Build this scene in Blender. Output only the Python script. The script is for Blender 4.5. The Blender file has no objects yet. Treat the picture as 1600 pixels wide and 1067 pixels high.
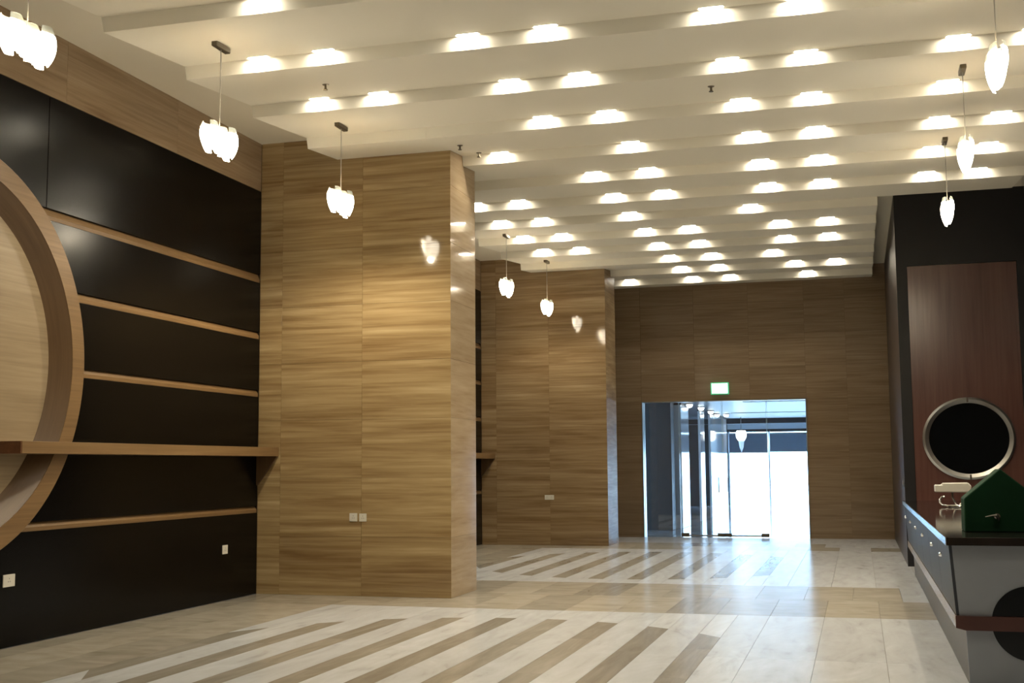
import bpy, bmesh, math, random
from mathutils import Vector, Matrix

random.seed(7)
SC = bpy.context.scene
COL = SC.collection

# ------------------------------------------------------------------ camera, world, exposure
YAW, PITCH, ROLL, FPX = 0.277169, 0.10209, -0.0078168, 1888.9
cam_data = bpy.data.cameras.new('camera')
cam_data.sensor_fit = 'HORIZONTAL'
cam_data.sensor_width = 36.0
cam_data.lens = FPX * 36.0 / 1600.0
cam_data.clip_end = 300
cam = bpy.data.objects.new('camera', cam_data)
COL.objects.link(cam)
fwd = Vector((-math.sin(YAW) * math.cos(PITCH), math.cos(YAW) * math.cos(PITCH), math.sin(PITCH)))
rgt = Vector((math.cos(YAW), math.sin(YAW), 0))
upv = rgt.cross(fwd)
r2 = math.cos(ROLL) * rgt + math.sin(ROLL) * upv
u2 = -math.sin(ROLL) * rgt + math.cos(ROLL) * upv
cam.matrix_world = Matrix(((r2.x, u2.x, -fwd.x, 0), (r2.y, u2.y, -fwd.y, 0), (r2.z, u2.z, -fwd.z, 1.5), (0, 0, 0, 1)))
SC.camera = cam

world = bpy.data.worlds.new('world')
SC.world = world
world.use_nodes = True
bgn = world.node_tree.nodes['Background']
bgn.inputs['Color'].default_value = (0.54, 0.76, 1.0, 1)      # hazy bright daylight outside the far windows
bgn.inputs['Strength'].default_value = 14.0

SC.view_settings.view_transform = 'Standard'
SC.view_settings.look = 'None'
SC.view_settings.gamma = 1.0
SC.view_settings.use_curve_mapping = False
SC.view_settings.exposure = 0.1

SPOT_W = 11.0            # each recessed downlight
PENDANT_E = 20.0          # glass of the pendants
PENDANT_W = 110.0       # the downward beam inside each pendant
WARM = (1.0, 0.92, 0.74)

# ------------------------------------------------------------------ material helpers
def new_mat(name):
    m = bpy.data.materials.new(name)
    m.use_nodes = True
    nt = m.node_tree
    b = nt.nodes['Principled BSDF']
    return m, nt, b

def plain(name, col, rough=0.5, metal=0.0, spec=0.5, emit=None, estr=0.0, noise=0.0):
    m, nt, b = new_mat(name)
    b.inputs['Base Color'].default_value = (*col, 1)
    b.inputs['Roughness'].default_value = rough
    b.inputs['Metallic'].default_value = metal
    b.inputs['Specular IOR Level'].default_value = spec
    if emit:
        b.inputs['Emission Color'].default_value = (*emit, 1)
        b.inputs['Emission Strength'].default_value = estr
    if noise:
        tc = nt.nodes.new('ShaderNodeTexCoord')
        n = nt.nodes.new('ShaderNodeTexNoise'); n.inputs['Scale'].default_value = 6; n.inputs['Detail'].default_value = 5
        nt.links.new(tc.outputs['Object'], n.inputs['Vector'])
        r = nt.nodes.new('ShaderNodeValToRGB')
        r.color_ramp.elements[0].color = (*[c * (1 - noise) for c in col], 1)
        r.color_ramp.elements[1].color = (*[min(1, c * (1 + noise)) for c in col], 1)
        nt.links.new(n.outputs['Fac'], r.inputs['Fac'])
        nt.links.new(r.outputs['Color'], b.inputs['Base Color'])
    return m

def veined(name, stops, scale, nscale=1.0, detail=6, rough=0.25, spec=0.5, rand_val=0.12, distortion=0.6, fine=None, rand_off=True, bump=0.0):
    """stone or wood: noise stretched by 'scale' (object axes), shifted per object, tinted per object"""
    m, nt, b = new_mat(name)
    L = nt.links
    tc = nt.nodes.new('ShaderNodeTexCoord')
    oi = nt.nodes.new('ShaderNodeObjectInfo')
    mp = nt.nodes.new('ShaderNodeMapping')
    mp.inputs['Scale'].default_value = scale
    if rand_off:
        mul = nt.nodes.new('ShaderNodeVectorMath'); mul.operation = 'SCALE'
        cmb = nt.nodes.new('ShaderNodeCombineXYZ')
        for i in range(3): L.new(oi.outputs['Random'], cmb.inputs[i])
        L.new(cmb.outputs[0], mul.inputs[0]); mul.inputs['Scale'].default_value = 57.0
        add = nt.nodes.new('ShaderNodeVectorMath'); add.operation = 'ADD'
        L.new(tc.outputs['Object'], add.inputs[0]); L.new(mul.outputs[0], add.inputs[1])
        L.new(add.outputs[0], mp.inputs['Vector'])
    else:
        L.new(tc.outputs['Object'], mp.inputs['Vector'])
    n = nt.nodes.new('ShaderNodeTexNoise')
    n.inputs['Scale'].default_value = nscale
    n.inputs['Detail'].default_value = detail
    n.inputs['Roughness'].default_value = 0.6
    n.inputs['Distortion'].default_value = distortion
    L.new(mp.outputs[0], n.inputs['Vector'])
    fac = n.outputs['Fac']
    if fine:
        mp2 = nt.nodes.new('ShaderNodeMapping'); mp2.inputs['Scale'].default_value = fine
        L.new(mp.inputs['Vector'].links[0].from_socket, mp2.inputs['Vector'])
        n2 = nt.nodes.new('ShaderNodeTexNoise'); n2.inputs['Scale'].default_value = 1.0
        n2.inputs['Detail'].default_value = 4; n2.inputs['Distortion'].default_value = 0.3
        L.new(mp2.outputs[0], n2.inputs['Vector'])
        mx = nt.nodes.new('ShaderNodeMix'); mx.data_type = 'FLOAT'; mx.inputs[0].default_value = 0.4
        L.new(fac, mx.inputs[2]); L.new(n2.outputs['Fac'], mx.inputs[3])
        fac = mx.outputs[0]
    r = nt.nodes.new('ShaderNodeValToRGB')
    els = r.color_ramp.elements
    els[0].position, els[0].color = stops[0][0], (*stops[0][1], 1)
    els[1].position, els[1].color = stops[-1][0], (*stops[-1][1], 1)
    for p, c in stops[1:-1]:
        e = els.new(p); e.color = (*c, 1)
    L.new(fac, r.inputs['Fac'])
    hsv = nt.nodes.new('ShaderNodeHueSaturation')
    mr = nt.nodes.new('ShaderNodeMapRange')
    mr.inputs['To Min'].default_value = 1 - rand_val; mr.inputs['To Max'].default_value = 1 + rand_val
    L.new(oi.outputs['Random'], mr.inputs['Value'])
    L.new(mr.outputs[0], hsv.inputs['Value'])
    L.new(r.outputs['Color'], hsv.inputs['Color'])
    L.new(hsv.outputs[0], b.inputs['Base Color'])
    b.inputs['Roughness'].default_value = rough
    b.inputs['Specular IOR Level'].default_value = spec
    if bump:
        bp = nt.nodes.new('ShaderNodeBump'); bp.inputs['Strength'].default_value = bump; bp.inputs['Distance'].default_value = 0.01
        L.new(fac, bp.inputs['Height']); L.new(bp.outputs[0], b.inputs['Normal'])
    return m

def emis(name, col, s):
    m, nt, b = new_mat(name)
    b.inputs['Base Color'].default_value = (*col, 1)
    b.inputs['Emission Color'].default_value = (*col, 1)
    b.inputs['Emission Strength'].default_value = s
    return m

def glass_mat(name, col=(0.92, 0.97, 1.0), mixf=0.9, rough=0.02):
    """architectural pane: mostly see-through, a little mirror-like"""
    m = bpy.data.materials.new(name); m.use_nodes = True
    nt = m.node_tree; nt.nodes.clear()
    o = nt.nodes.new('ShaderNodeOutputMaterial')
    t = nt.nodes.new('ShaderNodeBsdfTransparent'); t.inputs['Color'].default_value = (*col, 1)
    g = nt.nodes.new('ShaderNodeBsdfGlossy'); g.inputs['Roughness'].default_value = rough
    mx = nt.nodes.new('ShaderNodeMixShader'); mx.inputs[0].default_value = 1 - mixf
    nt.links.new(t.outputs[0], mx.inputs[1]); nt.links.new(g.outputs[0], mx.inputs[2])
    nt.links.new(mx.outputs[0], o.inputs['Surface'])
    return m

STONE = [(0.33, (0.225, 0.138, 0.060)), (0.44, (0.315, 0.212, 0.100)), (0.52, (0.385, 0.272, 0.134)), (0.60, (0.455, 0.332, 0.172)), (0.70, (0.56, 0.43, 0.245))]
M = {}
M['stone_x'] = veined('vein_cut_stone', STONE, (0.45, 0.45, 7.0), rough=0.07, spec=0.4, fine=(0.9, 0.9, 26), rand_val=0.04)
STONE2 = [(0.30, (0.34, 0.235, 0.135)), (0.48, (0.44, 0.325, 0.20)), (0.62, (0.50, 0.38, 0.245)), (0.78, (0.60, 0.475, 0.33))]
M['stone_side'] = veined('vein_cut_stone_return', STONE2, (0.8, 0.8, 6.0), rough=0.07, spec=0.2, fine=(1.5, 1.5, 26), rand_val=0.06)
STONE3 = [(0.30, (0.22, 0.145, 0.082)), (0.47, (0.30, 0.21, 0.126)), (0.62, (0.36, 0.262, 0.165)), (0.78, (0.45, 0.345, 0.235))]
M['stone_far'] = veined('vein_cut_stone_brown', STONE3, (0.5, 0.5, 8.0), rough=0.12, spec=0.4, fine=(1.0, 1.0, 30), rand_val=0.08)
STONE4 = [(0.33, (0.205, 0.128, 0.062)), (0.44, (0.275, 0.183, 0.094)), (0.52, (0.33, 0.229, 0.124)), (0.60, (0.39, 0.28, 0.158)), (0.70, (0.48, 0.365, 0.225))]
M['stone_mid'] = veined('vein_cut_stone_tan', STONE4, (0.45, 0.45, 7.0), rough=0.07, spec=0.4, fine=(0.9, 0.9, 26), rand_val=0.04)
M['stone_satin'] = veined('vein_cut_stone_satin', STONE4, (0.8, 0.8, 6.0), rough=0.42, spec=0.08, fine=(1.5, 1.5, 26), rand_val=0.06)
M['joint'] = plain('stone_joint', (0.20, 0.14, 0.075), 0.8)
LIGHTM = [(0.27, (0.43, 0.425, 0.41)), (0.43, (0.59, 0.60, 0.605)), (0.60, (0.655, 0.67, 0.685)), (0.78, (0.76, 0.775, 0.795))]
M['marble_light'] = veined('ivory_marble', LIGHTM, (2.6, 0.75, 1.0), rough=0.22, spec=0.40, fine=(9, 1.6, 1), rand_val=0.05, distortion=2.4)
DARKM = [(0.28, (0.25, 0.22, 0.175)), (0.48, (0.32, 0.29, 0.24)), (0.63, (0.375, 0.345, 0.29)), (0.80, (0.50, 0.47, 0.42))]
M['marble_dark'] = veined('taupe_marble', DARKM, (5.0, 0.8, 1.0), rough=0.22, spec=0.40, fine=(16, 1.8, 1), rand_val=0.10, distortion=1.4)
MIDM = [(0.28, (0.32, 0.28, 0.215)), (0.48, (0.42, 0.38, 0.31)), (0.63, (0.48, 0.44, 0.37)), (0.80, (0.56, 0.53, 0.47))]
M['marble_mid'] = veined('sand_marble', MIDM, (1.6, 2.0, 1.0), rough=0.22, spec=0.40, fine=(3.2, 7, 1), rand_val=0.13, distortion=1.3)
M['ceiling'] = plain('ceiling_paint', (0.90, 0.855, 0.735), 0.75, spec=0.2)
M['plaster'] = plain('ceiling_border_paint', (0.80, 0.745, 0.62), 0.8, spec=0.2)
M['black'] = plain('black_lacquer', (0.0028, 0.0025, 0.0024), 0.22, spec=0.16)
M['groove'] = plain('panel_backing', (0.02, 0.015, 0.012), 0.7)
WOODS = [(0.30, (0.16, 0.090, 0.037)), (0.50, (0.215, 0.128, 0.055)), (0.66, (0.255, 0.157, 0.071)), (0.80, (0.30, 0.19, 0.092))]
M['oak_y'] = veined('honey_oak', WOODS, (7, 0.5, 16), rough=0.38, spec=0.4, fine=(30, 1.0, 60), rand_val=0.05, rand_off=False)
M['oak_dark'] = veined('red_brown_wood', [(0.3, (0.09, 0.032, 0.014)), (0.7, (0.19, 0.075, 0.032))], (9, 0.5, 18), rough=0.35, fine=(40, 1, 60), rand_val=0.05, rand_off=False)
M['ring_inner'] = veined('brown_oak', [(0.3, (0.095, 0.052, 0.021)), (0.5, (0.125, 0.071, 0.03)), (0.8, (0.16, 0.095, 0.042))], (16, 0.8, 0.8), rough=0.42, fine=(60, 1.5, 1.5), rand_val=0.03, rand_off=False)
M['ring_back'] = veined('pale_veneer', [(0.3, (0.24, 0.17, 0.095)), (0.5, (0.33, 0.245, 0.145)), (0.75, (0.42, 0.325, 0.205))], (0.5, 0.45, 9), rough=0.35, fine=(1, 1.1, 45), rand_val=0.05, rand_off=False)
M['white_plastic'] = plain('cream_plastic', (0.72, 0.69, 0.60), 0.35)
M['socket_hole'] = plain('socket_shadow_grey', (0.36, 0.34, 0.30), 0.5)
M['chrome'] = plain('chrome', (0.80, 0.79, 0.76), 0.12, metal=1.0)
M['steel'] = plain('brushed_steel', (0.46, 0.455, 0.44), 0.30, metal=1.0)
M['bronze'] = plain('bronze_metal', (0.16, 0.135, 0.095), 0.42, metal=0.7)
M['cable'] = plain('pale_cable', (0.45, 0.42, 0.36), 0.5)
M['petal'] = emis('lit_frosted_glass', (1.0, 0.90, 0.72), PENDANT_E)
m, nt, b = new_mat('clear_glass_tip')
b.inputs['Base Color'].default_value = (0.72, 0.74, 0.70, 1); b.inputs['Roughness'].default_value = 0.35
b.inputs['Transmission Weight'].default_value = 0.7
M['tip'] = m
M['lens'] = emis('downlight_lens', (1.0, 0.92, 0.76), 175.0)
M['trim_white'] = plain('white_metal', (0.8, 0.78, 0.72), 0.4)
M['dark_wall'] = plain('charcoal_lacquer', (0.0125, 0.0115, 0.0125), 0.42, spec=0.45)
M['dark_side'] = veined('espresso_veneer', [(0.3, (0.022, 0.014, 0.011)), (0.75, (0.050, 0.032, 0.026))], (10, 3, 0.5), rough=0.33, fine=(40, 12, 1.0), rand_val=0.05, rand_off=False)
M['red_wood'] = veined('rosewood', [(0.3, (0.10, 0.037, 0.028)), (0.5, (0.135, 0.054, 0.042)), (0.75, (0.17, 0.073, 0.058))], (7, 7, 0.35), rough=0.24, spec=0.9, fine=(22, 22, 0.9), rand_val=0.03, rand_off=False)
M['black_glass'] = plain('black_glass', (0.004, 0.005, 0.006), 0.08, spec=0.25)
M['counter_grey'] = plain('grey_gloss_lacquer', (0.29, 0.305, 0.335), 0.26, spec=0.5, noise=0.08)
M['counter_body'] = plain('taupe_grey_carcass', (0.11, 0.10, 0.085), 0.4, spec=0.3)
M['band_red'] = plain('dark_red_wood', (0.075, 0.024, 0.018), 0.35, noise=0.2)
M['counter_side'] = plain('blue_grey_back_painted_glass', (0.055, 0.06, 0.07), 0.45, spec=0.15)
M['counter_top'] = plain('black_granite', (0.018, 0.014, 0.013), 0.07, spec=0.6, noise=0.4)
M['edge_daylight'] = plain('slab_edge_daylight_tint', (0.62, 0.74, 0.80), 0.22, metal=1.0)  # pale blue metal puts reflected daylight into the slab edge colour
M['lit_band'] = veined('lit_wood_band', [(0.3, (0.20, 0.16, 0.115)), (0.75, (0.36, 0.30, 0.225))], (4, 0.7, 4), rough=0.2, fine=(12, 2, 12), rand_val=0.03, rand_off=False)
M['green'] = plain('dark_green_felt', (0.004, 0.035, 0.012), 0.8, spec=0.2, noise=0.25)
M['glass'] = glass_mat('door_glass')
M['glass_edge'] = plain('glass_edge', (0.55, 0.72, 0.74), 0.08, spec=1.0)
M['exit_face'] = emis('exit_face', (0.88, 1.0, 0.94), 4.0)
M['exit_rim'] = emis('exit_rim', (0.10, 0.62, 0.30), 0.55)
M['far_white'] = plain('white_wall_paint', (0.72, 0.74, 0.76), 0.35)
M['far_ceiling'] = plain('far_ceiling_paint', (0.40, 0.46, 0.56), 0.30)
M['far_dark'] = plain('dark_grey_cladding', (0.045, 0.047, 0.050), 0.5)
M['far_beam'] = plain('dark_blue_grey_beam', (0.03, 0.034, 0.045), 0.5)
M['far_floor'] = veined('pale_polished_tile', LIGHTM, (1.2, 1.2, 1), rough=0.10, spec=0.5, rand_val=0.03)
M['blind'] = plain('blue_grey_blind', (0.20, 0.225, 0.27), 0.8)
M['paving'] = plain('sunlit_paving', (0.75, 0.74, 0.70), 0.8)
M['strip'] = emis('cool_pale_glow', (0.62, 0.84, 1.0), 0.85)
M['gloss_white'] = plain('gloss_white_lacquer', (0.78, 0.80, 0.82), 0.08, spec=0.8)
M['far_lamp'] = emis('far_lamp', (1.0, 0.97, 0.92), 7.0)

# ------------------------------------------------------------------ mesh helpers
def bm_box(bm, x0, x1, y0, y1, z0, z1):
    v = [bm.verts.new((x, y, z)) for z in (z0, z1) for y in (y0, y1) for x in (x0, x1)]
    for f in ((0, 2, 3, 1), (4, 5, 7, 6), (0, 1, 5, 4), (2, 6, 7, 3), (0, 4, 6, 2), (1, 3, 7, 5)):
        bm.faces.new([v[i] for i in f])

def bm_prism(bm, poly, axis, a0, a1):
    """poly in the two remaining axes (in xyz order), extruded along axis"""
    def mk(p, a):
        q = list(p); q.insert(axis, a); return bm.verts.new(q)
    A = [mk(p, a0) for p in poly]; B = [mk(p, a1) for p in poly]
    n = len(poly)
    bm.faces.new(A); bm.faces.new(B[::-1])
    for i in range(n):
        bm.faces.new((A[i], B[i], B[(i + 1) % n], A[(i + 1) % n]))

def bm_tube(bm, pts, r, seg=10, cap=True):
    pts = [Vector(p) for p in pts]
    rr = r if isinstance(r, (list, tuple)) else [r] * len(pts)
    rings = []
    prev = None
    for i, p in enumerate(pts):
        d = (pts[min(i + 1, len(pts) - 1)] - pts[max(i - 1, 0)]).normalized()
        a = prev if prev is not None else (Vector((0, 0, 1)) if abs(d.z) < 0.9 else Vector((1, 0, 0)))
        s = d.cross(a).normalized(); t = s.cross(d).normalized(); prev = t
        rings.append([bm.verts.new(p + rr[i] * (math.cos(2 * math.pi * k / seg) * s + math.sin(2 * math.pi * k / seg) * t)) for k in range(seg)])
    for a, b_ in zip(rings, rings[1:]):
        for k in range(seg):
            bm.faces.new((a[k], a[(k + 1) % seg], b_[(k + 1) % seg], b_[k]))
    if cap:
        bm.faces.new(rings[0][::-1]); bm.faces.new(rings[-1])

def bm_lathe(bm, prof, axis, c, seg=32, ex=1.0, ez=1.0, close=False):
    """prof: (radius, along); axis 0/1/2; ex, ez stretch the two radial axes"""
    rings = []
    for r, a in prof:
        ring = []
        for k in range(seg):
            t = 2 * math.pi * k / seg
            u, w = r * ex * math.cos(t), r * ez * math.sin(t)
            q = [u, w]; q.insert(axis, a)
            ring.append(bm.verts.new((q[0] + c[0], q[1] + c[1], q[2] + c[2])))
        rings.append(ring)
    pairs = list(zip(rings, rings[1:]))
    if close: pairs.append((rings[-1], rings[0]))
    for a, b_ in pairs:
        for k in range(seg):
            bm.faces.new((a[k], a[(k + 1) % seg], b_[(k + 1) % seg], b_[k]))
    if not close:
        if prof[0][0] > 1e-6: bm.faces.new(rings[0])
        if prof[-1][0] > 1e-6: bm.faces.new(rings[-1][::-1])

def mesh_of(fn, name, mat, bevel=0.0, smooth=False):
    bm = bmesh.new()
    fn(bm)
    bmesh.ops.recalc_face_normals(bm, faces=bm.faces)
    if bevel:
        bmesh.ops.bevel(bm, geom=list(bm.edges), offset=bevel, segments=1, affect='EDGES')
    me = bpy.data.meshes.new(name)
    bm.to_mesh(me); bm.free()
    me.materials.append(mat)
    if smooth:
        for p in me.polygons: p.use_smooth = True
        try: me.set_sharp_from_angle(angle=math.radians(35))
        except Exception: pass
    return me

def add(name, me, parent=None, loc=(0, 0, 0), rotz=0.0):
    o = bpy.data.objects.new(name, me)
    COL.objects.link(o)
    o.location = loc
    o.rotation_euler = (0, 0, rotz)
    if parent is not None: o.parent = parent
    return o

def part(name, fn, mat, parent=None, loc=(0, 0, 0), bevel=0.0, smooth=False):
    return add(name, mesh_of(fn, name, mat, bevel, smooth), parent, loc)

def box(name, mat, x0, x1, y0, y1, z0, z1, parent=None, bevel=0.0):
    return part(name, lambda bm: bm_box(bm, x0, x1, y0, y1, z0, z1), mat, parent, bevel=bevel)

def thing(name, label, cat, loc=(0, 0, 0), group=None, rotz=0.0):
    o = bpy.data.objects.new(name, None)
    COL.objects.link(o); o.empty_display_size = 0.1
    o.location = loc; o.rotation_euler = (0, 0, rotz)
    o['label'] = label; o['category'] = cat
    if group: o['group'] = group
    return o

def struct(o, label):
    o['kind'] = 'structure'; o['label'] = label
    return o

_slab_cache = {}
def slab_mesh(kind, w, h, t, mat):
    """stone slab lying against a wall; kind 'x' faces -Y (wide along X), kind 'y' faces +X (wide along Y)"""
    key = (kind, round(w, 3), round(h, 3), round(t, 3), mat.name)
    if key not in _slab_cache:
        if kind == 'x': fn = lambda bm: bm_box(bm, -w / 2, w / 2, -t, 0, -h / 2, h / 2)
        else: fn = lambda bm: bm_box(bm, 0, t, -w / 2, w / 2, -h / 2, h / 2)
        _slab_cache[key] = mesh_of(fn, 'stone_slab', mat, bevel=0.0008)
    return _slab_cache[key]

def clad(parent, kind, cols, rows, plane, mat, t=0.02, gap=0.003, skip=None, name='stone_slab'):
    for a0, a1 in zip(cols, cols[1:]):
        for z0, z1 in zip(rows, rows[1:]):
            if skip and skip(a0, a1, z0, z1): continue
            me = slab_mesh(kind, a1 - a0 - gap, z1 - z0 - gap, t, mat)
            c = (a0 + a1) / 2
            loc = (c, plane, (z0 + z1) / 2) if kind == 'x' else (plane, c, (z0 + z1) / 2)
            add(name, me, parent, loc)

# ------------------------------------------------------------------ main dimensions (metres)
XL, XR = -6.97, 2.45           # side walls
YB, YF = -4.0, 25.1            # wall behind the viewer, far wall
ZC = 5.48                      # ceiling slab
PX = -4.51                     # pillars reach this far into the hall
PIL = [(13.25, 14.2), (22.3, 23.25)]
ROWZ = [0.0, 0.685, 1.37, 2.055, 2.74, 3.425, 4.11, 4.795, 5.48]
BX = 0.635                     # reception block
BY = 18.66

# ------------------------------------------------------------------ floor
M['floor_joint'] = plain('floor_joint', (0.36, 0.32, 0.26), 0.6)
floor = struct(box('floor', M['floor_joint'], XL - 0.2, XR + 0.2, YB - 0.2, YF + 0.12, -0.12, -0.012), 'glossy striped marble floor with taupe inlay strips in ivory stone')
def tile(poly, mat, name):
    cx = sum(p[0] for p in poly) / len(poly); cy = sum(p[1] for p in poly) / len(poly)
    q = [(p[0] - cx, p[1] - cy) for p in poly]
    return part(name, lambda bm: bm_prism(bm, q, 2, -0.012, 0.0), mat, floor, (cx, cy, 0))
PITCHX, DW, X0 = 0.523, 0.212, -3.511
G = 0.0015
CIRC = [(-3.2, 9.08, 2.62), (-3.2, 18.42, 2.54)]
BANDS = [(12.40, 13.9), (13.9, 15.40), (21.6, 22.5), (22.5, 23.4)]
def arc_y(c, x, s):
    d = c[2] ** 2 - (x - c[0]) ** 2
    return c[1] + s * math.sqrt(d) if d > 0 else None
NCOL0, NCOL1 = -7, 11
edges_x = [X0 + k * PITCHX for k in range(NCOL0, NCOL1 + 1)]
def strip_rect(x0, x1, y0, y1, mat, name, seg):
    n = max(1, int(round((y1 - y0) / seg)))
    for i in range(n):
        a = y0 + (y1 - y0) * i / n; b_ = y0 + (y1 - y0) * (i + 1) / n
        tile([(x0 + G, a + G), (x1 - G, a + G), (x1 - G, b_ - G), (x0 + G, b_ - G)], mat, name)
def field(y0, y1, circ, seg):
    for k in range(NCOL0, NCOL1):
        xa = max(XL + 0.005, X0 + k * PITCHX); xb = min(XR - 0.005, X0 + (k + 1) * PITCHX)
        if xb - xa < 0.05: continue
        inside = circ and abs(xa + 0.5 * DW - circ[0]) < circ[2] - 0.22
        if not inside:
            if xb < -5.5: strip_rect(xa, xb, y0, y1, M['marble_mid'], 'sand_border_tile', seg)
            else: strip_rect(xa, xb, y0, y1, M['marble_light'], 'ivory_tile', seg)
            continue
        d0, d1 = xa, xa + DW
        ya0, ya1 = arc_y(circ, d0, -1), arc_y(circ, d1, -1)
        yb0, yb1 = arc_y(circ, d0, 1), arc_y(circ, d1, 1)
        if None in (ya0, ya1, yb0, yb1):
            strip_rect(xa, xb, y0, y1, M['marble_light'], 'ivory_tile', seg); continue
        ya0, ya1 = max(ya0, y0), max(ya1, y0)
        # taupe strip in two or three lengths, ends cut along the circle
        cut = [0.0, random.uniform(0.3, 0.45), random.uniform(0.62, 0.78), 1.0]
        for c0, c1 in zip(cut, cut[1:]):
            l0 = ya0 + (yb0 - ya0) * c0 if c0 == 0 else (ya0 + ya1) / 2 + ((yb0 + yb1) / 2 - (ya0 + ya1) / 2) * c0
            l1 = ya1 if c0 == 0 else l0
            h0 = yb0 if c1 == 1 else (ya0 + ya1) / 2 + ((yb0 + yb1) / 2 - (ya0 + ya1) / 2) * c1
            h1 = yb1 if c1 == 1 else h0
            tile([(d0 + G, l0 + G), (d1 - G, l1 + G), (d1 - G, h1 - G), (d0 + G, h0 - G)], M['marble_dark'], 'taupe_inlay_strip')
        # ivory before and beyond it
        if max(ya0, ya1) - y0 > 0.02:
            tile([(d0 + G, y0 + G), (d1 - G, y0 + G), (d1 - G, ya1 - G), (d0 + G, ya0 - G)], M['marble_light'], 'ivory_tile')
        tile([(d0 + G, yb0 + G), (d1 - G, yb1 + G), (d1 - G, y1 - G), (d0 + G, y1 - G)], M['marble_light'], 'ivory_tile')
        strip_rect(d1, xb, y0, y1, M['marble_light'], 'ivory_tile', 2.7)
field(7.0, 12.40, CIRC[0], 2.5)
field(15.40, 21.6, CIRC[1], 3.1)
for bi, (y0, y1) in enumerate(BANDS):
    off = (bi % 2) * 0.26
    xs = [XL + 0.005] + [x + off for x in edges_x if XL + 0.2 < x + off < XR - 0.2] + [XR - 0.005]
    for a, b_ in zip(xs, xs[1:]):
        mt = random.choice([M['marble_mid']] * 5 + ([M['marble_light']] if a > -4 else []) + ([M['marble_dark']] if a < -1 else [M['marble_light']] * 3))
        tile([(a + G, y0 + G), (b_ - G, y0 + G), (b_ - G, y1 - G), (a + G, y1 - G)], mt, 'sand_border_tile')
for x0, x1 in zip(edges_x[::3], edges_x[3::3]):
    strip_rect(max(x0, XL), min(x1, XR), 23.4, 25.22, M['marble_light'], 'ivory_tile', 2.0)
strip_rect(XL, XR, YB, 7.0, M['marble_light'], 'ivory_tile', 11)

# ------------------------------------------------------------------ ceiling
ceiling = struct(box('ceiling', M['plaster'], XL - 0.2, XR + 0.2, YB - 0.2, YF + 0.3, ZC, ZC + 0.25), 'cream ceiling of stepped sloping panels with downlights in the steps')
STEP0, STEP = 8.495, 1.307
ROWS_Y = [STEP0 + STEP * k for k in range(-10, 13)]
ZLO, ZHI = 5.13, 5.25
TILT = 0.035                   # the step faces lean a little downwards
PLX, PRX, PRX2 = -5.95, 2.16, 0.385
def zpan(y, y0):
    return ZLO + (ZHI - ZLO) * (y - y0) / STEP
def wedge(x0, x1, ya, yb, y0):
    yt = yb - TILT if abs(yb - y0 - STEP) < 1e-6 else yb
    poly = [(ya, zpan(ya, y0)), (yt, zpan(yt, y0)), (yt, ZC)]
    poly += [(ya - TILT, ZC), (ya - TILT, zpan(y0 + STEP - TILT, y0))] if abs(ya - y0) < 1e-6 else [(ya, ZC)]
    part('ceiling_panel', lambda bm: bm_prism(bm, poly, 0, x0, x1), M['ceiling'], ceiling)
for y0 in ROWS_Y:
    y1 = min(y0 + STEP, YF)
    xr = PRX if y0 < 17.5 else PRX2
    segs = [(y0, y1)]
    hit = [p for p in PIL if p[0] < y1 and p[1] > y0]
    if not hit:
        wedge(PLX, xr, y0, y1, y0)
    else:
        wedge(PX + 0.004, xr, y0, y1, y0)
        p0, p1 = hit[0]
        if p0 - 0.004 > y0: wedge(PLX, PX + 0.002, y0, p0 - 0.004, y0)
        if p1 + 0.004 < y1: wedge(PLX, PX + 0.002, p1 + 0.004, y1, y0)

# ------------------------------------------------------------------ left wall
wl = struct(box('wall_left', M['groove'], XL - 0.25, XL - 0.03, YB, YF, 0, ZC), 'left wall of black lacquer panels divided by slim oak strips')
STRZ = [(0.96, 1.035), (1.655, 1.735), (2.35, 2.43), (3.05, 3.135), (3.745, 3.845)]
PTOP = 4.88
def left_bay(ya, yb, seams):
    ys = [ya] + [s for s in seams if ya < s < yb] + [yb]
    zs = [0.0] + [z for s in STRZ for z in s] + [PTOP]
    top = len(zs) - 2
    for i in range(0, len(zs), 2):
        for a, b_ in (zip(ys, ys[1:]) if i == top else [(ya, yb)]):
            box('black_panel', M['black'], XL - 0.03, XL, a + 0.004, b_ - 0.004, zs[i] + 0.003, zs[i + 1] - 0.003, wl, bevel=0.002)
    for z0, z1 in STRZ:
        # shallow sloping oak ledge set into the groove between two panels
        poly = [(XL - 0.03, z0), (XL - 0.005, z0), (XL - 0.002, z0 + 0.035), (XL - 0.03, z1)]
        part('oak_strip', lambda bm: bm_prism(bm, [(p[0], p[1]) for p in poly], 1, ya + 0.02, yb - 0.012), M['oak_y'], wl)
    n = max(1, int(round((yb - ya) / 2.0)))
    cols = [ya + (yb - ya) * i / n for i in range(n + 1)]
    clad(wl, 'y', cols, [PTOP + 0.002, ZC], XL - 0.03, M['stone_far'], t=0.028)
left_bay(YB, 13.25, [1.03, 5.1, 9.175])
left_bay(14.2, 22.3, [18.25])
clad(wl, 'y', [23.25, 25.08], ROWZ, XL - 0.03, M['stone_far'], t=0.02)

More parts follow.
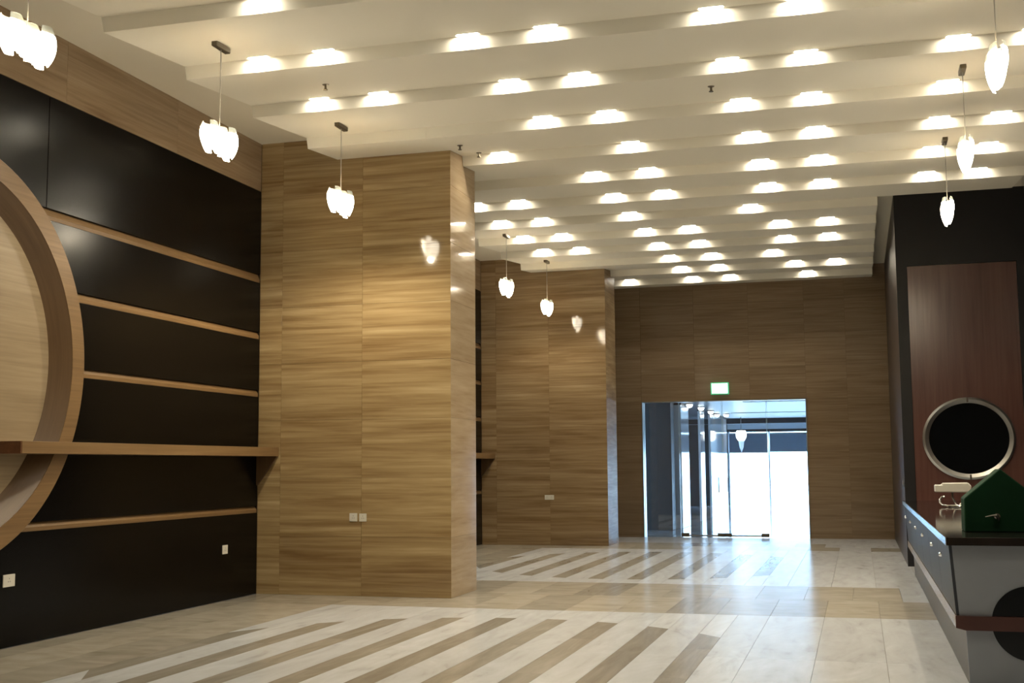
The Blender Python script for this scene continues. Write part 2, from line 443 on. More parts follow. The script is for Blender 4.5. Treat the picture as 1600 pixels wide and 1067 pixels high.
# ------------------------------------------------------------------ pillars
def pillar(y0, y1, label, mat, mat_side, colsx):
    t = thing('stone_pillar', label, 'pillar', ((XL + PX) / 2, (y0 + y1) / 2, 0), 'stone clad pillars along the left wall')
    ox, oy = t.location.x, t.location.y
    box('core', M['joint'], XL - 0.02 - ox, PX - 0.02 - ox, y0 + 0.02 - oy, y1 - oy, 0, ZC, t)
    def c2(kind, cols, plane, mt):
        for a0, a1 in zip(cols, cols[1:]):
            for z0, z1 in zip(ROWZ, ROWZ[1:]):
                me = slab_mesh(kind, a1 - a0 - 0.002, z1 - z0 - 0.002, 0.02, mt)
                c = (a0 + a1) / 2
                loc = (c - ox, plane - oy, (z0 + z1) / 2) if kind == 'x' else (plane - ox, c - oy, (z0 + z1) / 2)
                add('stone_slab', me, t, loc)
    c2('x', colsx, y0 + 0.02, mat)
    c2('y', [y0 + 0.001, y1], PX - 0.02, mat_side)
    return t
pillar(*PIL[0], 'wide near pillar clad in golden vein-cut stone slabs with two socket plates', M['stone_x'], M['stone_side'], [XL + 0.003, -6.67, -5.62, PX])
pillar(*PIL[1], 'farther stone-clad pillar next to the glass doors, one double socket plate', M['stone_mid'], M['stone_satin'], [XL + 0.003, -6.67, -5.62, PX])

# ------------------------------------------------------------------ far wall with the door opening
DX0, DX1, DZ = -4.33, -0.97, 2.80
wf = thing('wall_far', 'far wall of brown vein-cut stone around the glass door opening', 'wall', (0, 0, 0))
del wf['category']; wf['kind'] = 'structure'
box('wall_core', M['joint'], XL, DX0, YF + 0.02, YF + 0.30, 0, ZC, wf)
box('wall_core', M['joint'], DX1, BX + 0.3, YF + 0.02, YF + 0.30, 0, ZC, wf)
box('wall_core', M['joint'], DX0, DX1, YF + 0.02, YF + 0.30, DZ, ZC, wf)
RF = [0.0, 0.70, 1.40, 2.10, 2.80, 3.47, 4.14, 4.81, 5.48]
clad(wf, 'x', [XL + 0.003, -5.6, -4.97, DX0], RF, YF + 0.02, M['stone_far'])
clad(wf, 'x', [DX0, -3.21, -2.09, DX1], RF[4:], YF + 0.02, M['stone_far'])
clad(wf, 'x', [DX1, -0.17, BX], RF, YF + 0.02, M['stone_far'])
box('reveal_lining', M['steel'], DX0, DX0 + 0.018, YF - 0.012, YF + 0.30, 0, DZ, wf)
box('reveal_lining', M['steel'], DX1 - 0.018, DX1, YF - 0.012, YF + 0.30, 0, DZ, wf)
box('reveal_lining', M['steel'], DX0 + 0.018, DX1 - 0.018, YF - 0.004, YF + 0.30, DZ - 0.018, DZ, wf)

wb = struct(box('wall_back', M['stone_side'], XL - 0.2, XR + 0.2, YB - 0.25, YB, 0, ZC), 'unseen wall behind the viewer, made pale to brighten the ceiling steps')  # unseen end of the hall, pale so it throws light onto ceiling steps
wr = struct(box('wall_right', M['dark_side'], XR, XR + 0.2, YB, YF + 0.3, 0, ZC), 'dark veneer wall behind the reception counter')

# ------------------------------------------------------------------ reception block
blk = struct(box('wall_reception', M['dark_wall'], BX + 0.02, XR, BY + 0.02, YF + 0.02, 0, ZC), 'black reception wall with a tall rosewood panel')
for z0, z1 in ((0, ZC),):
    for a, b_ in zip([BY, 20.8, 22.95], [20.8, 22.95, YF - 0.002]):
        box('side_panel', M['dark_side'], BX, BX + 0.02, a + 0.003, b_ - 0.003, z0, z1, blk)
RPX0, RPX1, RPZ = 0.785, 2.30, 4.39
box('black_surround', M['dark_wall'], BX, RPX0, BY - 0.03, BY + 0.02, 0, ZC, blk)
box('black_surround', M['dark_wall'], RPX1, XR, BY - 0.03, BY + 0.02, 0, ZC, blk)
box('black_surround', M['dark_wall'], RPX0, RPX1, BY - 0.03, BY + 0.02, RPZ, ZC, blk)
box('rosewood_panel', M['red_wood'], RPX0 + 0.004, RPX1 - 0.004, BY - 0.012, BY + 0.02, 0, RPZ - 0.004, blk)
sw = thing('switch_plate', 'tiny grey switch plate on dark wall edge beside reception block', 'switch', (BX, 18.95, 1.20))
part('plate', lambda bm: bm_box(bm, -0.012, 0.0, -0.043, 0.043, -0.06, 0.06), M['steel'], sw, bevel=0.002)
part('rocker', lambda bm: bm_box(bm, -0.017, -0.011, -0.02, 0.02, -0.03, 0.03), M['white_plastic'], sw)

mir = thing('round_mirror', 'round mirror, dark reflection in its colour, brushed silver rim, on rosewood panel', 'mirror', (1.54, BY - 0.012, 1.836))
part('rim', lambda bm: bm_lathe(bm, [(0.545, 0), (0.545, -0.05), (0.60, -0.065), (0.632, -0.045), (0.632, 0)], 1, (0, 0, 0), 72, 1.0, 0.935, close=True), M['steel'], mir, smooth=True)
part('reflection_face', lambda bm: bm_lathe(bm, [(0.0001, -0.025), (0.55, -0.025), (0.55, -0.001)], 1, (0, 0, 0), 72, 1.0, 0.935), M['black_glass'], mir)  # mirror's dark reflection put into the black colour of the disc
for s in (1, -1):
    part('rim_clip', lambda bm: bm_box(bm, -0.012, 0.012, -0.072, -0.04, s * 0.555 - 0.035, s * 0.555 + 0.035), M['chrome'], mir)

# ------------------------------------------------------------------ ring and ledge on the left wall
RC = (XL, 7.85, 2.43)
ring = thing('wall_ring', 'large honey oak ring framing a pale veneer disc on black wall', 'wall ring', RC)
part('ring_face', lambda bm: bm_lathe(bm, [(1.552, 0.002), (1.552, 0.158), (1.722, 0.158), (1.73, 0.150), (1.73, 0.002)], 0, (0, 0, 0), 128, close=True), M['oak_y'], ring, smooth=True)
part('inner_bevel', lambda bm: bm_lathe(bm, [(1.405, 0.002), (1.405, 0.013), (1.551, 0.154), (1.551, 0.002)], 0, (0, 0, 0), 128, close=True), M['ring_inner'], ring, smooth=True)
part('veneer_disc', lambda bm: bm_lathe(bm, [(0.0001, 0.012), (1.415, 0.012), (1.415, 0.001)], 0, (0, 0, 0), 96), M['ring_back'], ring)

def ledge(y0, y1, label, xfront=-6.69):
    t = thing('wall_ledge', label, 'ledge', (XL, (y0 + y1) / 2, 1.63), 'oak ledges along the black panelling')
    w = xfront - XL; h = (y1 - y0) / 2
    part('board', lambda bm: bm_box(bm, 0.002, w, -h + 0.012, h, 0, 0.105), M['oak_y'], t, bevel=0.003)
    part('end_cap', lambda bm: bm_box(bm, 0.002, w - 0.004, -h, -h + 0.012, 0.002, 0.103), M['oak_dark'], t)
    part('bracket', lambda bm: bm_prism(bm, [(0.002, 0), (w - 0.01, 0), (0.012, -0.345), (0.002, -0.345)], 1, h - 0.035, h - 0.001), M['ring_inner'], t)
    return t
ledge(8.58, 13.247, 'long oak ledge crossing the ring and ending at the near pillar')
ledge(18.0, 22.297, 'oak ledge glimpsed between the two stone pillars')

# ------------------------------------------------------------------ socket plates
def plate(label, loc, face, gang=1, w=0.088, h=0.088, grp='wall socket plates'):
    t = thing('socket_plate', label, 'socket', loc, grp)
    W = w * (1 if gang == 1 else 2.05)
    if face == 'y':
        part('plate', lambda bm: bm_box(bm, -W / 2, W / 2, -0.010, 0, -h / 2, h / 2), M['white_plastic'], t, bevel=0.003)
    else:
        part('plate', lambda bm: bm_box(bm, 0, 0.010, -W / 2, W / 2, -h / 2, h / 2), M['white_plastic'], t, bevel=0.003)
    for g in range(gang):
        c = 0 if gang == 1 else (g - 0.5) * w
        for dx, dz in ((0, 0.017), (-0.011, -0.008), (0.011, -0.008)):
            if face == 'y': fn = lambda bm: bm_box(bm, c + dx - 0.004, c + dx + 0.004, -0.0115, -0.0095, dz - 0.005, dz + 0.005)
            else: fn = lambda bm: bm_box(bm, 0.0095, 0.0115, c + dx - 0.004, c + dx + 0.004, dz - 0.005, dz + 0.005)
            part('socket_slot', fn, M['socket_hole'], t)
    return t
plate('left one of the cream plates side by side on the near pillar', (-5.718, 13.25, 0.909), 'y', w=0.098, h=0.096)
plate('right one of the cream plates side by side on the near pillar', (-5.598, 13.25, 0.907), 'y', w=0.092, h=0.092)
plate('cream double plate low on the farther pillar', (-5.634, 22.3, 0.894), 'y', gang=2)
plate('larger cream plate low on black wall under the ring', (XL, 8.832, 0.561), 'x', w=0.15, h=0.104)
plate('small cream plate on black wall near the stone pillar', (XL, 12.487, 0.573), 'x', w=0.115, h=0.10)

# ------------------------------------------------------------------ pendant lamps
def petal_mesh(side, seed, z_lo, z_hi, ztop, zbot):
    """curved glass petal standing on one side of the lamp's spine; the lamp runs along Y"""
    rnd = random.Random(seed)
    bm = bmesh.new()
    nz, ny = 9, 5
    lean = rnd.uniform(-0.01, 0.014)
    def pt(u, v, off):
        z = zbot + (ztop - zbot) * u
        prof = 0.006 + 0.055 * math.sin(math.pi * min(1, 0.06 + u * 0.70)) ** 0.8
        wid = 0.080 * math.sin(math.pi * (0.10 + 0.74 * u)) ** 0.55
        bulge = 0.022 * (1 - (2 * v - 1) ** 2)
        return Vector((side * (prof + lean * u + bulge - 0.016 + off), (2 * v - 1) * wid, z))
    us = [z_lo + (z_hi - z_lo) * i / (nz - 1) for i in range(nz)]
    grid = [[[bm.verts.new(pt(u, j / (ny - 1), o)) for j in range(ny)] for u in us] for o in (0.0, -0.008)]
    for i in range(nz - 1):
        for j in range(ny - 1):
            a = grid[0]; b_ = grid[1]
            bm.faces.new((a[i][j], a[i][j + 1], a[i + 1][j + 1], a[i + 1][j]))
            bm.faces.new((b_[i][j], b_[i + 1][j], b_[i + 1][j + 1], b_[i][j + 1]))
    for i in range(nz - 1):
        for j in (0, ny - 1):
            bm.faces.new((grid[0][i][j], grid[0][i + 1][j], grid[1][i + 1][j], grid[1][i][j]))
    for j in range(ny - 1):
        for i in (0, nz - 1):
            bm.faces.new((grid[0][i][j], grid[1][i][j], grid[1][i][j + 1], grid[0][i][j + 1]))
    bmesh.ops.recalc_face_normals(bm, faces=bm.faces)
    return bm
def petal_part(name, side, seed, lo, hi, zt, zb, mat):
    bm = petal_mesh(side, seed, lo, hi, zt, zb)
    me = bpy.data.meshes.new(name); bm.to_mesh(me); bm.free()
    me.materials.append(mat)
    for p in me.polygons: p.use_smooth = True
    return me
PETALS = []
k = 0
for side in (-1, 1):
    for j, yy in enumerate((-0.155, 0.0, 0.155)):
        zt = 0.135 + 0.018 * ((j * 2 + (side > 0)) % 3 - 1); zb = -0.145 + 0.03 * ((j + (side > 0)) % 2)
        PETALS.append((yy + side * 0.02, petal_part('glass_petal', side, 40 + k, 0.0, 0.80, zt, zb, M['petal']),
                       petal_part('petal_tip', side, 40 + k, 0.80, 1.0, zt, zb, M['tip'])))
        k += 1
ME_CANOPY = mesh_of(lambda bm: bm_box(bm, -0.028, 0.028, -0.12, 0.12, -0.05, 0.0), 'canopy', M['bronze'], bevel=0.006)
ME_SPINE = mesh_of(lambda bm: bm_box(bm, -0.012, 0.012, -0.14, 0.14, 0.085, 0.105), 'spine', M['steel'], bevel=0.003)
ME_CORE = mesh_of(lambda bm: bm_prism(bm, [(-0.20, -0.08), (0.20, -0.08), (0.205, 0.05), (0.15, 0.07), (-0.15, 0.07), (-0.205, 0.05)], 0, -0.032, 0.032), 'frosted_core', M['petal'], bevel=0.02)
def panel_z(y):
    k = math.floor((y - STEP0) / STEP)
    return zpan(y, STEP0 + k * STEP)
def pendant_beam(watts):
    pend_light = bpy.data.lights.new('pendant_beam', 'SPOT')
    pend_light.energy = watts; pend_light.color = (1.0, 0.86, 0.62); pend_light.spot_size = math.radians(173); pend_light.spot_blend = 0.55; pend_light.shadow_soft_size = 0.03
    return pend_light
def pendant(x, y, z, label, watts=PENDANT_W):
    zc = panel_z(y) - 0.001
    t = thing('pendant_lamp', label, 'pendant lamp', (x, y, zc), 'tulip glass pendant lamps')
    add('canopy', ME_CANOPY, t)
    part('cable', lambda bm: bm_tube(bm, [(0, 0, -0.05), (0, 0, z - zc + 0.10)], 0.0045, 6), M['cable'], t)
    add('spine', ME_SPINE, t, (0, 0, z - zc))
    lo = bpy.data.objects.new('beam', pendant_beam(watts)); COL.objects.link(lo); lo.parent = t; lo.location = (0, 0, z - zc - 0.165)
    add('frosted_core', ME_CORE, t, (0, 0, z - zc))
    for yy, me, tip in PETALS:
        p = add('glass_petal', me, t, (0, yy, z - zc))
        add('petal_tip', tip, p)
    return t
pendant(-5.27, 6.68, 4.36, 'lit tulip glass pendant nearest on the left, above the oak ring', 22)
pendant(-5.25, 9.20, 4.33, 'lit tulip glass pendant hanging before the black panelling', 30)
pendant(-5.27, 11.82, 4.34, 'lit tulip glass pendant hanging before the near stone pillar', 135)
pendant(-5.34, 18.48, 4.345, 'nearer of two lit pendants hanging before the farther pillar', 60)
pendant(-5.33, 21.08, 4.345, 'farthest lit pendant of the left row, beside the far pillar', 40)
pendant(1.07, 9.17, 4.35, 'largest lit pendant of the three above the reception counter', 70)
pendant(1.067, 11.79, 4.36, 'middle lit pendant of the three above the reception counter', 70)
pendant(1.08, 14.43, 4.35, 'smallest lit pendant of the three, before the black reception wall', 80)

# ------------------------------------------------------------------ recessed downlights in the ceiling steps
ORD = ['first', 'second', 'third', 'fourth', 'fifth', 'sixth', 'seventh', 'eighth', 'ninth', 'tenth', 'eleventh', 'twelfth', 'thirteenth', 'fourteenth']
PA, PB, PC, PD = (-5.17, -4.52), (-3.15, -2.45), (-1.04, -0.33), (0.98, 1.61)
ROWLAMPS = {0: (-4.48, -3.28), 1: PA + PB + PC, 2: PA + PB + PC + PD, 3: PB + PC + (0.98,), 4: (-4.02, -2.43) + PC + PD,
            5: PB + PC + PD, 6: PA + PB + PC + PD, 7: PA + (-3.16, -1.38), 8: PA + PB + PC, 9: PA + PB + PC,
            10: (-3.15, -2.40, -1.32), 11: (-3.12, -2.42, -1.0, -0.28), 12: (-4.35, -3.08, -2.34, -0.83),
            -1: PC + PD, -2: PC + PD, -4: PC, -6: PC}  # unseen near rows, added only to light the hall
def stadium(hw, r, seg=8):
    p = []
    for s_, c in ((1, hw - r), (-1, -(hw - r))):
        for q in range(seg + 1):
            t_ = -math.pi / 2 + math.pi * q / seg
            p.append((c + s_ * r * math.cos(t_), s_ * r * math.sin(t_)))
    return p
def trim_fn(bm):
    rings = []
    for hw, r, z in ((0.104, 0.024, 0.0), (0.104, 0.024, -0.004), (0.112, 0.032, -0.004), (0.114, 0.034, 0.0)):
        rings.append([bm.verts.new((x, y, z)) for x, y in stadium(hw, r)])
    for a, b_ in zip(rings, rings[1:]):
        n = len(a)
        for q in range(n): bm.faces.new((a[q], a[(q + 1) % n], b_[(q + 1) % n], b_[q]))
ME_TRIM = mesh_of(trim_fn, 'trim_ring', M['trim_white'])
ME_LENS = mesh_of(lambda bm: bm_prism(bm, stadium(0.103, 0.023), 2, -0.003, 0.0), 'lens', M['lens'])
spot = bpy.data.lights.new('downlight_beam', 'SPOT')
spot.energy = SPOT_W; spot.color = WARM; spot.spot_size = math.radians(124); spot.spot_blend = 0.35; spot.shadow_soft_size = 0.03
for rk, xs in ROWLAMPS.items():
    yl = STEP0 + STEP * rk - TILT - 0.036
    zl = panel_z(yl)
    for i, x in enumerate(sorted(xs)):
        rn = 12 - rk
        where = 'in the lit ceiling row nearest the far wall' if rn == 0 else ('in the %s ceiling row from the far wall' % (ORD[rn] if rn < 14 else 'unseen near'))
        lab = '%s small downlight from the left %s' % (ORD[i], where)
        if rk < 0: lab = 'unseen downlight in the near ceiling rows, added to light the hall'
        t = thing('recessed_downlight', lab, 'downlight', (x, yl, zl), 'downlights in the ceiling steps')
        add('trim_ring', ME_TRIM, t); add('lens', ME_LENS, t)
        lo = bpy.data.objects.new('beam', spot); COL.objects.link(lo); lo.parent = t; lo.location = (0, 0, -0.012)

# ------------------------------------------------------------------ sprinklers
def sprinkler(x, y, label):
    zc = panel_z(y)
    t = thing('sprinkler_head', label, 'sprinkler', (x, y, zc), 'sprinkler heads on the ceiling')
    part('rose', lambda bm: bm_lathe(bm, [(0.0001, -0.008), (0.03, -0.006), (0.034, 0.0)], 2, (0, 0, 0), 16), M['bronze'], t)
    part('body', lambda bm: bm_tube(bm, [(0, 0, -0.006), (0, 0, -0.05)], 0.011, 8), M['bronze'], t)
    part('deflector', lambda bm: bm_lathe(bm, [(0.0001, -0.056), (0.022, -0.056), (0.022, -0.05)], 2, (0, 0, 0), 12), M['bronze'], t)
sprinkler(-4.85, 10.5, 'dark sprinkler head on ceiling between two left pendants')
sprinkler(-1.26, 11.62, 'dark sprinkler head alone in the middle of the ceiling')
sprinkler(-4.30, 12.98, 'dark sprinkler head at the near corner of the stone pillar')
sprinkler(-4.25, 13.55, 'dark sprinkler head behind the near pillar corner')

# ------------------------------------------------------------------ exit sign
ex = thing('exit_sign', 'small glowing white sign with green rim above the glass doors', 'exit sign', (-2.695, YF, 3.04))
part('housing', lambda bm: bm_box(bm, -0.185, 0.185, -0.045, 0, -0.122, 0.122), M['exit_rim'], ex, bevel=0.006)
part('lit_face', lambda bm: bm_box(bm, -0.160, 0.160, -0.049, -0.044, -0.098, 0.100), M['exit_face'], ex)

# ------------------------------------------------------------------ glass doors
yd = YF + 0.12
door = thing('door_1', 'frameless glass entrance doors with steel patch fittings', 'door', (0, 0, 0))
del door['category']; door['kind'] = 'structure'
PANES = [(DX0 + 0.02, -3.575), (-3.565, -2.685), (-2.675, -1.785), (-1.775, DX1 - 0.02)]
for i, (a, b_) in enumerate(PANES):
    leaf = i in (1, 2)
    z0 = 0.035 if leaf else 0.004
    p = box('door_leaf' if leaf else 'side_pane', M['glass'], a, b_, yd - 0.006, yd + 0.006, z0, DZ - 0.02, door)
    for xe in ((a, a + 0.006), (b_ - 0.006, b_)):
        box('pane_edge', M['glass_edge'], xe[0], xe[1], yd - 0.007, yd + 0.007, z0, DZ - 0.02, p)
    if leaf:
        box('bottom_rail', M['steel'], a, b_, yd - 0.010, yd + 0.010, 0.02, 0.05, p)
        for xc in ((a + 0.08,) if i == 1 else (b_ - 0.08,)) + ((b_ - 0.06,) if i == 1 else (a + 0.06,)):
            box('patch_fitting', M['bronze'], xc - 0.08, xc + 0.08, yd - 0.02, yd + 0.02, 0.012, 0.085, p, bevel=0.004)
        hx = b_ - 0.09 if i == 1 else a + 0.09
        part('pull_handle', lambda bm: (bm_tube(bm, [(hx, yd - 0.012, 0.92), (hx, yd - 0.05, 0.92), (hx, yd - 0.05, 1.22), (hx, yd - 0.012, 1.22)], 0.010, 8)), M['steel'], p)

# ------------------------------------------------------------------ the daylit lobby beyond the doors
Y2, ZC2 = 44.0, 2.95
fl2 = struct(box('floor_lobby', M['far_floor'], -9.0, 4.0, YF + 0.12, Y2 + 0.3, -0.12, 0.0), 'pale polished floor of the lobby beyond the doors')
ce2 = struct(box('ceiling_lobby', M['far_ceiling'], -9.0, 4.0, YF + 0.30, Y2 + 0.3, ZC2, ZC2 + 0.2), 'grey ceiling of the lobby beyond the doors')
struct(box('wall_lobby_left', M['far_dark'], -9.2, -9.0, YF + 0.3, Y2 + 0.3, 0, ZC2), 'dark left wall of the lobby beyond the doors')
struct(box('wall_lobby_right', M['far_white'], 4.0, 4.2, YF + 0.3, Y2 + 0.3, 0, ZC2), 'white right wall of the lobby beyond the doors')
struct(box('wall_lobby_end', M['far_dark'], -9.0, -4.50, Y2, Y2 + 0.2, 0, ZC2), 'dark end wall left of the bright lobby window')
bmn = thing('ceiling_beam', 'dark blue-grey beam across the lobby ceiling before the window', 'beam', (-2.5, 40.0, ZC2))
part('beam_body', lambda bm: bm_box(bm, -6.5, 6.5, -0.2, 0.2, -0.16, 0), M['far_beam'], bmn, bevel=0.01)
part('beam_soffit_trim', lambda bm: bm_box(bm, -6.5, 6.5, -0.06, 0.06, -0.168, -0.158), M['far_ceiling'], bmn)
for yy, x0_, x1_, lab in ((28.9, -2.55, -0.9, 'nearer painted glow of reflected daylight on lobby ceiling just inside the door'), (35.2, -3.45, -1.2, 'farther painted glow of reflected daylight on lobby ceiling before the dark beam')):
    t = thing('painted_glow', lab, 'painted glow', ((x0_ + x1_) / 2, yy, ZC2 - 0.002), 'painted daylight glow on the lobby ceiling')
    w = (x1_ - x0_) / 2
    part('housing', lambda bm: bm_box(bm, -w - 0.02, w + 0.02, -0.14, 0.14, -0.012, 0), M['steel'], t)
    part('glow_band', lambda bm: bm_box(bm, -w, w, -0.12, 0.12, -0.02, -0.012), M['strip'], t)  # glowing slab stands in for daylight reflected on the lobby ceiling
def column(x, y, w, d, label, mat):
    t = thing('square_column', label, 'column', (x, y, 0), 'piers in the lobby beyond the doors')
    part('shaft', lambda bm: bm_box(bm, -w / 2, w / 2, -d / 2, d / 2, 0.0, ZC2), mat, t, bevel=0.008)
    part('capital_trim', lambda bm: bm_box(bm, -w / 2 - 0.01, w / 2 + 0.01, -d / 2 - 0.01, d / 2 + 0.01, ZC2 - 0.06, ZC2), M['far_beam'], t)
    return t
column(-4.52, 28.0, 0.80, 0.50, 'dark grey column seen through the left door pane', M['far_dark'])
column(-4.09, 29.25, 0.18, 1.35, 'nearest white pier beyond the left door leaf', M['gloss_white'])
column(-4.03, 32.65, 0.06, 0.90, 'slim white pier between two dark openings in the lobby', M['gloss_white'])
column(-4.03, 36.7, 0.06, 4.40, 'longest white pier next to the bright lobby window', M['gloss_white'])
# glazed front with roller blinds
win = thing('window_1', 'glazed front of the lobby, bright daylight under half-lowered blinds', 'window', (0, 0, 0))
del win['category']; win['kind'] = 'structure'
box('header', M['far_white'], -4.5, 4.0, Y2, Y2 + 0.2, 2.72, ZC2, win)
box('transom', M['far_beam'], -4.5, 4.0, Y2, Y2 + 0.2, 2.62, 2.72, win)
mull = [-4.47, -3.05, -1.5, 0.1, 2.0, 4.0]
for a, b_ in zip(mull, mull[1:]):
    box('pane', M['glass'], a + 0.02, b_ - 0.02, Y2 + 0.10, Y2 + 0.112, 0.05, 2.62, win)
for x in mull:
    box('mullion', M['gloss_white'], x - 0.025, x + 0.025, Y2 + 0.04, Y2 + 0.16, 0.0, 2.62, win)
for i, (a, b_) in enumerate(zip(mull, mull[1:])):
    lab = ['left of the slim mullion, behind the conical pendant', 'right of the slim mullion', 'beyond the right door edge', 'second from the right lobby wall', 'nearest the right lobby wall'][i]
    t = thing('roller_blind', 'blue-grey roller blind %s' % lab, 'blind', ((a + b_) / 2, Y2 - 0.05, 2.56), 'roller blinds of the lobby window')
    w = (b_ - a) / 2 - 0.035
    dz = 0.03 * (i % 2)
    part('fabric', lambda bm: bm_box(bm, -w, w, -0.004, 0.004, -0.66 + dz, 0.0), M['blind'], t)
    part('bottom_bar', lambda bm: bm_box(bm, -w, w, -0.012, 0.012, -0.69 + dz, -0.655 + dz), M['steel'], t)
    for sx in (-1, 1): part('bracket', lambda bm: bm_box(bm, sx * (w - 0.01) - 0.01, sx * (w - 0.01) + 0.01, -0.02, 0.05, -0.03, 0.10), M['steel'], t)
    part('roller', lambda bm: bm_tube(bm, [(-w, 0, 0.0), (w, 0, 0.0)], 0.028, 10), M['steel'], t)
struct(box('floor_outside', M['paving'], -40, 40, Y2 + 0.3, 90, -0.2, -0.02), 'bright paving outside the lobby window')
for i, (x, y) in enumerate(((-3.86, 29.1), (-3.80, 30.85), (-3.83, 33.2), (-3.9, 35.4), (-3.65, 35.5))):
    t = thing('ceiling_spotlight', '%s round lamp on the lobby ceiling, counted away from the door' % ORD[i], 'spotlight', (x, y, ZC2), 'round lamps on the lobby ceiling')
    part('rim', lambda bm: bm_lathe(bm, [(0.075, 0), (0.075, -0.03), (0.095, -0.03), (0.10, 0)], 2, (0, 0, 0), 20, close=True), M['steel'], t)
    part('lamp_dome', lambda bm: bm_lathe(bm, [(0.0001, -0.11), (0.05, -0.095), (0.075, -0.06), (0.08, 0)], 2, (0, 0, 0), 20), M['far_lamp'], t, smooth=True)
ch = thing('crystal_pendant', 'small bright conical pendant hanging before the lobby blinds', 'pendant lamp', (-3.51, 38.5, ZC2))
part('stem', lambda bm: bm_tube(bm, [(0, 0, 0), (0, 0, -0.45)], 0.012, 8), M['steel'], ch)
part('shade', lambda bm: bm_lathe(bm, [(0.13, -0.42), (0.165, -0.50), (0.155, -0.64), (0.09, -0.74)], 2, (0, 0, 0), 16), M['far_lamp'], ch, smooth=True)
part('crystal_drop', lambda bm: bm_lathe(bm, [(0.085, -0.74), (0.06, -0.95), (0.0001, -1.10)], 2, (0, 0, 0), 16), M['strip'], ch, smooth=True)

# ------------------------------------------------------------------ reception counter
CY0, CY1 = 8.90, 17.3
CT = 0.985
ct = thing('reception_counter', 'long grey gloss reception counter with black top and wood band', 'counter', (1.08, (CY0 + CY1) / 2, 0))
ox, oy = 1.08, (CY0 + CY1) / 2
ya, yb = CY0 - oy, CY1 - oy
def sec(*p): return [(x - ox, z) for x, z in p]
# tapered body: wide at the top, drawn in towards the floor
part('body', lambda bm: bm_prism(bm, sec((0.595, CT - 0.055), (0.625, 0.46), (0.665, 0.36), (0.675, 0.0), (1.485, 0.0), (1.495, 0.36), (1.535, 0.46), (1.565, CT - 0.055)), 1, ya + 0.05, yb), M['counter_body'], ct)
part('front_panel', lambda bm: bm_prism(bm, sec((0.595, CT - 0.056), (0.625, 0.46), (0.665, 0.36), (0.675, 0.001), (1.485, 0.001), (1.495, 0.36), (1.535, 0.46), (1.565, CT - 0.056)), 1, ya + 0.03, ya + 0.05), M['counter_grey'], ct)
NP = 6
for i in range(NP):
    a = ya + 0.03 + (yb - ya - 0.03) * i / NP; b_ = ya + 0.03 + (yb - ya - 0.03) * (i + 1) / NP
    part('glass_side_panel', lambda bm: bm_prism(bm, sec((0.575, CT - 0.056), (0.605, 0.46), (0.624, 0.46), (0.594, CT - 0.056)), 1, a + 0.004, b_ - 0.004), M['counter_side'], ct)
top = part('top_slab', lambda bm: bm_box(bm, 0.558 - ox, 1.60 - ox, ya - 0.01, yb + 0.02, CT - 0.055, CT), M['counter_top'], ct, bevel=0.002)
part('slab_edge', lambda bm: bm_box(bm, 0.553 - ox, 0.558 - ox, ya - 0.01, yb + 0.02, CT - 0.053, CT - 0.002), M['edge_daylight'], top)
part('wood_band', lambda bm: bm_prism(bm, sec((0.598, 0.375), (0.598, 0.455), (1.56, 0.455), (1.56, 0.36), (0.66, 0.36)), 1, ya - 0.005, ya + 0.03), M['band_red'], ct)
part('lit_side_band', lambda bm: bm_prism(bm, sec((0.598, 0.372), (0.60, 0.455), (0.626, 0.455), (0.666, 0.36)), 1, ya + 0.03, yb), M['lit_band'], ct)  # side run of the wood band, light on it put into the tan
part('front_disc', lambda bm: bm_lathe(bm, [(0.0001, -0.006), (0.25, -0.006), (0.25, 0.0)], 1, (0, ya + 0.03, 0.41), 64), M['black_glass'], ct)
for y, z in ((17.1, 0.775), (15.6, 0.78), (14.15, 0.785), (12.64, 0.79), (11.07, 0.80), (9.89, 0.80)):
    xs = 0.575 + (0.605 - 0.575) * (CT - 0.056 - z) / (CT - 0.056 - 0.46)
    part('stud', lambda bm: bm_lathe(bm, [(0.0001, -0.022), (0.014, -0.020), (0.018, -0.012), (0.018, 0.0)], 0, (xs - ox, y - oy, z), 14), M['chrome'], ct, smooth=True)

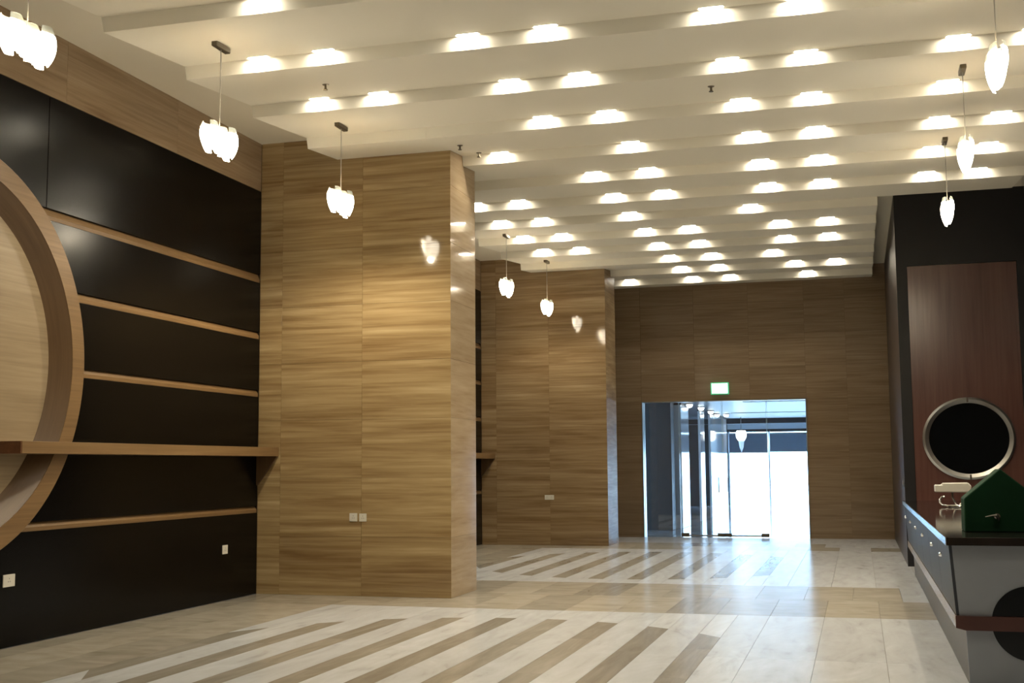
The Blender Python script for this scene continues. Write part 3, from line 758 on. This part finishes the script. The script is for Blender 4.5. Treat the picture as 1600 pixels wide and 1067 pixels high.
# ------------------------------------------------------------------ things on the counter
gb = thing('gabled_box', 'dark green gable-topped box standing on the counter end', 'box', (1.0, 9.75, CT))
part('shell', lambda bm: bm_prism(bm, [(-0.262, 0.0), (0.262, 0.0), (0.258, 0.245), (0.0, 0.462), (-0.258, 0.245)], 1, -0.14, 0.16), M['green'], gb, bevel=0.006)
lv = part('lever_rose', lambda bm: bm_lathe(bm, [(0.0001, -0.012), (0.022, -0.010), (0.024, 0.0)], 1, (-0.035, -0.14, 0.115), 18), M['chrome'], gb, smooth=True)
part('lever', lambda bm: bm_tube(bm, [(-0.030, -0.145, 0.085), (-0.030, -0.17, 0.105), (-0.045, -0.185, 0.125), (-0.07, -0.185, 0.122), (-0.12, -0.185, 0.112)], [0.012, 0.012, 0.011, 0.009, 0.004], 8), M['chrome'], lv, smooth=True)

dl = thing('desk_stand', 'cream bar-shaped head on curved chrome stand on black counter', 'desk lamp', (1.05, 15.1, CT))  # unlit piece on the counter, named by its shape alone
def head(bm):
    bm_prism(bm, [(-0.205, 0.165), (0.165, 0.16), (0.195, 0.185), (0.20, 0.235), (0.165, 0.275), (-0.12, 0.272), (-0.125, 0.25), (-0.205, 0.252)], 1, -0.06, 0.06)
part('head', head, M['white_plastic'], dl, bevel=0.01)
part('neck', lambda bm: bm_tube(bm, [(-0.01, 0, 0.165), (-0.01, 0, 0.10), (0.03, 0, 0.02)], 0.013, 8), M['chrome'], dl)
part('curved_arm', lambda bm: bm_tube(bm, [(-0.105, -0.1, 0.115), (-0.135, -0.1, 0.110), (-0.158, -0.12, 0.08), (-0.16, -0.16, 0.045), (-0.14, -0.22, 0.02), (-0.08, -0.30, 0.014), (0.0, -0.34, 0.014), (0.09, -0.36, 0.014)], 0.012, 10), M['chrome'], dl, smooth=True)
part('side_arm', lambda bm: bm_tube(bm, [(0.06, -0.02, 0.02), (0.12, -0.04, 0.07), (0.165, -0.05, 0.125)], [0.006, 0.007, 0.016], 8), M['chrome'], dl, smooth=True)
part('foot', lambda bm: bm_lathe(bm, [(0.0001, 0.022), (0.07, 0.018), (0.09, 0.0)], 2, (0.04, 0, 0), 24), M['chrome'], dl, smooth=True)
